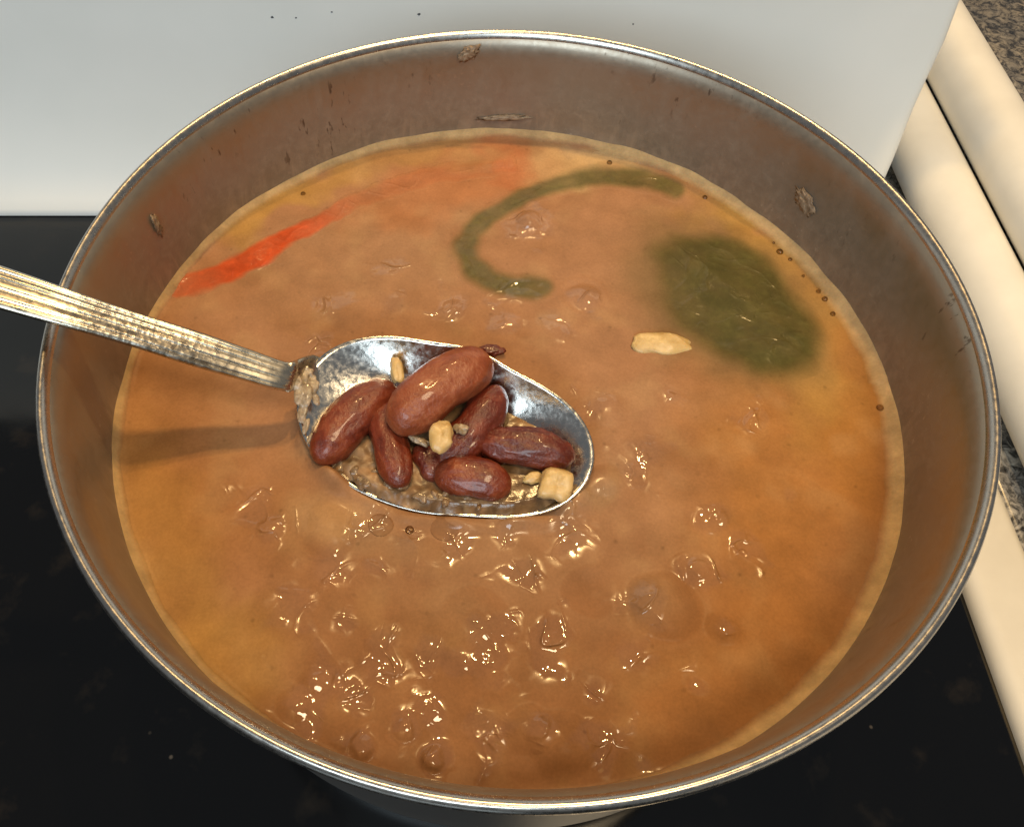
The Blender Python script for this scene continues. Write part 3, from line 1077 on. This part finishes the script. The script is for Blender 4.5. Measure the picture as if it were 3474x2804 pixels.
vs = []
for i in range(npth):
    T = path[min(i + 1, npth - 1)] - path[max(i - 1, 0)]
    T /= np.linalg.norm(T)
    sh = np.cross(T, [0, 0, 1.0])
    sh /= np.linalg.norm(sh)
    nh = np.cross(sh, T)
    if nh[2] < 0:
        nh = -nh
    nh = nh * math.cos(math.radians(-7)) + sh * math.sin(math.radians(-7))
    s_h = np.cross(nh, T)
    if s_h @ vv < 0:
        s_h = -s_h
    kk = float(sstep(3.9, 6.0, tpar[i]))
    side = vv * kk + s_h * (1 - kk)
    side = side - T * (side @ T)
    side /= np.linalg.norm(side)
    nrm = np.cross(T, side)
    sec = section(wid[i], thk[i], grv[i])
    for (a, b_) in sec:
        vs.append(path[i] + side * a + nrm * b_)
f = grid_faces(npth, len(sec), wrap_v=True)
f += [tuple(range(len(sec)))[::-1], tuple((npth - 1) * len(sec) + k for k in range(len(sec)))]
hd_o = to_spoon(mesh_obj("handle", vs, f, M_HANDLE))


# lumpy little solids -------------------------------------------------
def lump(name, c, ax3, mat, seed, amp=0.25, freq=1.6, seg=24, rings=16, box=0.0, label=None, cat=None, group=None, parent=None):
    """ax3: three half-axis vectors. box > 0 squares the shape off."""
    vs = []
    sd = Vector((seed * 3.1, seed * 1.7, seed * 0.9))
    ax3 = [np.array(a) for a in ax3]
    for i in range(rings + 1):
        ph = math.pi * i / rings
        for j in range(seg):
            t = 2 * math.pi * j / seg
            d = Vector((math.sin(ph) * math.cos(t), math.sin(ph) * math.sin(t), math.cos(ph)))
            if box:
                e = 2 + box * 6
                k = (abs(d.x) ** e + abs(d.y) ** e + abs(d.z) ** e) ** (-1 / e)
                d2 = d * k
            else:
                d2 = d
            r = 1 + amp * mnoise.noise(d * freq + sd) + amp * 0.45 * mnoise.noise(d * freq * 2.6 + sd)
            d2 = d2 * r
            vs.append(c + ax3[0] * d2.x + ax3[1] * d2.y + ax3[2] * d2.z)
    f = []
    for i in range(rings):
        for j in range(seg):
            f.append((i * seg + j, (i + 1) * seg + j, (i + 1) * seg + (j + 1) % seg, i * seg + (j + 1) % seg))
    bm = bmesh.new()
    bv = [bm.verts.new(p) for p in vs]
    for q_ in f:
        bm.faces.new([bv[k] for k in q_])
    bmesh.ops.remove_doubles(bm, verts=bm.verts, dist=1e-7)
    bmesh.ops.recalc_face_normals(bm, faces=bm.faces)
    me = bpy.data.meshes.new(name)
    for p_ in bm.faces:
        p_.smooth = True
    bm.to_mesh(me)
    bm.free()
    me.materials.append(mat)
    o = bpy.data.objects.new(name, me)
    COL.objects.link(o)
    if parent:
        o.parent = parent
    return tag(o, label, cat, group)


def bean(p0, p1, wpx, mat, seed, label, bend=0.12, flat=0.82, roll=0.0, wrinkle=0.085, blunt=0.55):
    a = at(*p0[:2], S + p0[2])
    b_ = at(*p1[:2], S + p1[2])
    c = (a + b_) / 2
    X = (b_ - a)
    L = np.linalg.norm(X) / 2
    X = X / (2 * L)
    dist = (c - CAM) @ fwd
    r = wpx * dist / F_PX / 2
    view = (c - CAM) / np.linalg.norm(c - CAM)
    Y = np.cross(view, X)
    Y /= np.linalg.norm(Y)
    Z = np.cross(X, Y)
    if Z[2] < 0:
        Y, Z = -Y, -Z
    cr, sr = math.cos(roll), math.sin(roll)
    Y, Z = Y * cr + Z * sr, -Y * sr + Z * cr
    seg, rings = 48, 40
    vs = []
    sd = Vector((seed * 2.3, seed * 5.1, seed * 1.3))
    for i in range(rings + 1):
        ph = math.pi * i / rings
        cx = -math.cos(ph)
        ra = (1 - abs(cx) ** 2.5) ** blunt                 # blunt ends
        for j in range(seg):
            t = 2 * math.pi * j / seg
            d = Vector((cx, ra * math.cos(t), ra * math.sin(t)))
            k = 1 + 0.06 * mnoise.noise(d * 1.3 + sd) + wrinkle * mnoise.noise(Vector((d.x * 2.2, d.y * 4, d.z * 4)) + sd) + wrinkle * .42 * mnoise.noise(d * 8 + sd)
            # kidney: shallow dent on one long side
            dent = 0.20 * math.exp(-(cx / 0.32) ** 2) * max(0, -math.cos(t)) ** 3
            y = ra * math.cos(t) * (k - dent) + bend * (1 - cx * cx) * L / r * 0.6 - bend * 0.3 * L / r
            z = ra * math.sin(t) * k * flat
            vs.append(c + X * (cx * L * (0.99 + 0.02 * k)) + Y * (y * r) + Z * (z * r))
    f = []
    for i in range(rings):
        for j in range(seg):
            f.append((i * seg + j, i * seg + (j + 1) % seg, (i + 1) * seg + (j + 1) % seg, (i + 1) * seg + j))
    bm = bmesh.new()
    bv = [bm.verts.new(p) for p in vs]
    for q_ in f:
        bm.faces.new([bv[k] for k in q_])
    bmesh.ops.remove_doubles(bm, verts=bm.verts, dist=1e-6)
    bmesh.ops.recalc_face_normals(bm, faces=bm.faces)
    for p_ in bm.faces:
        p_.smooth = True
    me = bpy.data.meshes.new("kidney_bean")
    bm.to_mesh(me)
    bm.free()
    me.materials.append(mat)
    o = bpy.data.objects.new("kidney_bean", me)
    COL.objects.link(o)
    return tag(o, label, "bean", "kidney beans on the spoon")


bean((660, 966, .0055), (822, 803, .0085), 104, M_BEAN, 1, "reddish brown kidney bean closest to the spoon handle", bend=0.10, blunt=.5)
bean((820, 895, .0125), (1024, 748, .0150), 124, M_BEAN_PALE, 2, "biggest, palest kidney bean lying on top of the pile on the spoon", bend=0.08, flat=.9, wrinkle=.07, blunt=.42)
bean((797, 838, .0070), (842, 1022, .0052), 84, M_BEAN, 3, "smooth narrow kidney bean standing upright under the biggest bean", bend=-0.08, blunt=.42)
bean((1056, 815, .0100), (925, 985, .0040), 100, M_BEAN_DARK, 4, "dark kidney bean mostly hidden behind the pale garlic bit in the pile", wrinkle=.1)
bean((1000, 926, .0065), (1208, 958, .0065), 90, M_BEAN_DARK, 5, "darkest kidney bean with split wrinkled skin, nearest the tip of the spoon", wrinkle=.14, bend=.08)
bean((912, 992, .0055), (1074, 1020, .0050), 92, M_BEAN, 6, "plump kidney bean at the front edge of the spoon, lowest of the pile", bend=.08, blunt=.48)
bean((878, 934, .0055), (918, 1010, .0035), 58, M_BEAN_DARK, 7, "smallest kidney bean, squeezed in between the upright bean and the front bean", wrinkle=.08)


def lump_px(name, px, py, z, rx, ry, thick, ang, mat, seed, label, cat, **kw):
    c = at(px, py, S + z)
    d = (c - CAM) @ fwd / F_PX
    a = math.radians(ang)
    ex = rgt * math.cos(a) - upv * math.sin(a)
    ey = rgt * math.sin(a) + upv * math.cos(a)
    vz = -(c - CAM) / np.linalg.norm(c - CAM)
    # lie down a little: tip the picture-plane axes towards the horizontal
    ex = ex - np.array([0, 0, 0.35 * ex[2]])
    ey = ey - np.array([0, 0, 0.35 * ey[2]])
    return lump(name, c, (ex * rx * d, ey * ry * d, vz * thick * d), mat, seed, label=label, cat=cat, **kw)


lump_px("garlic_bit", 834, 777, .0112, 13, 29, 12, -8, M_GARLIC, 1, "thin pale garlic bit against the bare metal behind the biggest bean", "garlic", box=.2)
lump_px("garlic_bit", 926, 917, .0165, 24, 36, 17, 5, M_GARLIC, 2, "rounded pale yellow garlic bit sitting in the centre of the bean pile", "garlic", box=.15, amp=.2)
lump_px("garlic_cube", 1169, 1017, .0062, 32, 35, 21, 12, M_GARLIC, 3, "chunky square cut garlic piece at the tip of the spoon", "garlic", box=.7, amp=.28, freq=1.1)
lump_px("garlic_shred", 1120, 1003, .0045, 20, 14, 8, -20, M_GARLIC, 4, "small half sunken garlic shred left of the square garlic piece", "garlic", amp=.3)
lump_px("bean_scrap", 968, 900, .0120, 16, 12, 9, 20, M_SCUM, 5, "small brown bean scrap right of the rounded garlic bit", "food scrap", amp=.45)
lump_px("bean_scrap", 880, 925, .0098, 24, 9, 7, 25, M_SCUM, 6, "small greyish bean scrap left of the rounded garlic bit", "food scrap", amp=.5)
lump_px("bean_skin_scrap", 1035, 735, .0025, 24, 13, 6, 5, M_BEAN_DARK, 7, "brown bean skin scrap in the soup just behind the spoon", "food scrap", amp=.4)
lump_px("garlic_slice", 1391, 723, -.0003, 56, 27, 13, 3, M_GARLIC, 8, "pale garlic slice floating alone in the soup below the green peppers", "garlic", box=.22, amp=.28, freq=1.3)

# starchy smear at the neck of the spoon
bm = bmesh.new()
for k, (px, py, z, rx, ry, tk, an) in enumerate([(618, 778, .0157, 15, 13, 6, 0), (634, 774, .0152, 20, 10, 5, -20), (622, 800, .0156, 15, 24, 6, -5), (648, 781, .0146, 16, 9, 5, -25),
        (630, 826, .0140, 16, 30, 6, 8), (634, 802, .0142, 18, 32, 6, -5), (642, 832, .0132, 17, 32, 6, 8), (657, 815, .0130, 15, 24, 6, 25),
        (636, 864, .0112, 13, 32, 6, 10), (652, 797, .0134, 17, 16, 5, 0), (663, 838, .0115, 10, 20, 5, -15), (643, 894, .0093, 9, 24, 4, 14), (650, 920, .0075, 6, 18, 3, 20)]):
    o = lump_px("smear_lump", px, py, z - 0.0003, rx * 0.86, ry * 0.86, tk * 0.8, an, M_SCUM, 20 + k, None, None, amp=.3)
    bm.from_mesh(o.data)
    md = o.data
    bpy.data.objects.remove(o)
    bpy.data.meshes.remove(md)
me = bpy.data.meshes.new("starch_smear")
bm.to_mesh(me)
bm.free()
me.materials.append(M_SCUM)
smear = bpy.data.objects.new("starch_smear", me)
COL.objects.link(smear)
tag(smear, "lumpy beige starch smear stuck where the spoon handle meets the bowl", "food residue")
rm = smear.modifiers.new("fuse", 'REMESH')
rm.mode = 'VOXEL'
rm.voxel_size = 0.00028
rm.use_smooth_shade = True
sm = smear.modifiers.new("soften", 'SMOOTH')
sm.iterations = 6
sm.factor = 0.6

# broth held in the spoon
POOL = S + 0.0034
st = 0.00025
lx = np.arange(SP_O[0] - 0.05, SP_O[0] + 0.05, st)
ly = np.arange(SP_O[1] - 0.035, SP_O[1] + 0.035, st)
X, Y = np.meshgrid(lx, ly, indexing='ij')
mush = sstep(0.3, -0.6, ((X - SP_O[0]) / 0.03))            # thick mash towards the handle
Z = POOL + (0.00022 + 0.0008 * mush) * fbm(X, Y, 0.0060, 2, 81) + 0.0009 * mush + 0.00016 * perlin(X / .0026, Y / .0026, 83) * (0.3 + mush)
a_, b_, w_, rho = bowl_local(np.stack([X, Y, Z], -1))
Z = Z - 0.0034 * sstep(0.84, 1.0, rho)
a_, b_, w_, rho = bowl_local(np.stack([X, Y, Z], -1))
keep = (rho < 0.992) & (w_ > bowl_w(rho) - 0.0006)
idn = -np.ones(X.shape, int)
idn[keep] = np.arange(keep.sum())
Q = np.stack([idn[:-1, :-1], idn[1:, :-1], idn[1:, 1:], idn[:-1, 1:]], -1).reshape(-1, 4)
Q = Q[(Q >= 0).all(1)]
mk = mush[keep][:, None]
pc = (np.array((0.15, 0.084, 0.038)) * (1 - mk) + np.array((0.20, 0.118, 0.060)) * mk) * (1 + 0.5 * fbm(X[keep], Y[keep], 0.004, 4, 85)[:, None]) + 0.09 * np.clip(fbm(X[keep], Y[keep], 0.003, 3, 88), 0, 1)[:, None] * np.array((1, .8, .5))
ob = big_mesh("spoonful_of_broth", np.stack([X[keep], Y[keep], Z[keep]], -1), Q, M_MUSH, np.clip(pc, 0.02, 1), gloss=0.62 - 0.40 * mush[keep])
tag(ob, "murky brown broth pooled in the bowl of the spoon around the beans", "broth")


# soft bean mash heaped in the near left of the spoon
bm = bmesh.new()
rs = random.Random(5)
for k in range(120):
    px, py = rs.uniform(668, 1010), rs.uniform(955, 1072)
    lo = 962 + (px - 668) * 0.22                      # keep it on the near side of the beans
    if py < lo + 8 * rs.random():
        continue
    p = at(px, py, POOL + 0.0006)
    aa, bb, ww, rr_ = bowl_local(p)
    if rr_ > 0.93:
        continue
    r_ = rs.uniform(6, 15) * (1.0 if px < 860 else 0.7)
    o = lump_px("mash_lump", px, py, POOL - S + rs.uniform(-0.0004, 0.0007), r_ * rs.uniform(.8, 1.6), r_, r_ * 0.6, rs.uniform(0, 180), M_SCUM, 60 + k, None, None, amp=.5, seg=14, rings=9)
    bm.from_mesh(o.data)
    md = o.data
    bpy.data.objects.remove(o)
    bpy.data.meshes.remove(md)
me = bpy.data.meshes.new("bean_mash")
bm.to_mesh(me)
bm.free()
M_MASH = food_mat("bean_mash", [(0.3, (0.10, 0.062, 0.032)), (0.5, (0.19, 0.118, 0.062)), (0.75, (0.32, 0.21, 0.12))], 520, 0.35, 0.2, 0.0004, coat=0.3)
me.materials.append(M_MASH)
mash = bpy.data.objects.new("bean_mash", me)
COL.objects.link(mash)
tag(mash, "greyish brown bean mash heaped along the near edge of the spoon", "food residue", kind="stuff")
rm = mash.modifiers.new("fuse", 'REMESH')
rm.mode = 'VOXEL'
rm.voxel_size = 0.0003
rm.use_smooth_shade = True
sm = mash.modifiers.new("soften", 'SMOOTH')
sm.iterations = 4
sm.factor = 0.5


# scraps stuck on the pot wall
def wall_scrap(px, py, rx, ry, ang, seed, label, amp=.75):
    p = on_wall(px, py, RW - 0.0004)
    n_ = np.array([-p[0], -p[1], 0]) / math.hypot(p[0], p[1])
    tx = np.array([n_[1], -n_[0], 0])
    if tx @ rgt < 0:
        tx = -tx
    tz = np.array([0, 0, 1.0])
    a = math.radians(ang)
    d = (p - CAM) @ fwd / F_PX
    ex = (tx * math.cos(a) - tz * math.sin(a)) * rx * d * 1.1
    ey = (tx * math.sin(a) + tz * math.cos(a)) * ry * d * 1.6
    lump("dried_scrap", p, (ex, ey, n_ * 0.00055), M_SCRAP, seed, amp=amp, freq=2.6, label=label, cat="food scrap")


wall_scrap(1690, 425, 26, 11, 25, 31, "ragged tan bean scrap stuck on the right of the inner pot wall")
wall_scrap(330, 472, 8, 16, 0, 32, "pale upright scrap stuck on the left of the inner pot wall")
wall_scrap(985, 113, 20, 8, -35, 33, "small tan scrap stuck high on the far inner pot wall near the rim")
wall_scrap(1060, 248, 48, 4, -3, 34, "thin dark curved scrap stuck just above the soup on the far pot wall")
lump("crumb", at(99, 863, 0.0015), (np.array([.0028, 0, 0]), np.array([0, .0013, 0]), np.array([0, 0, .0011])), M_SCUM, 40, amp=.5,
     label="tiny tan crumb on the black glass left of the pot", cat="crumb")
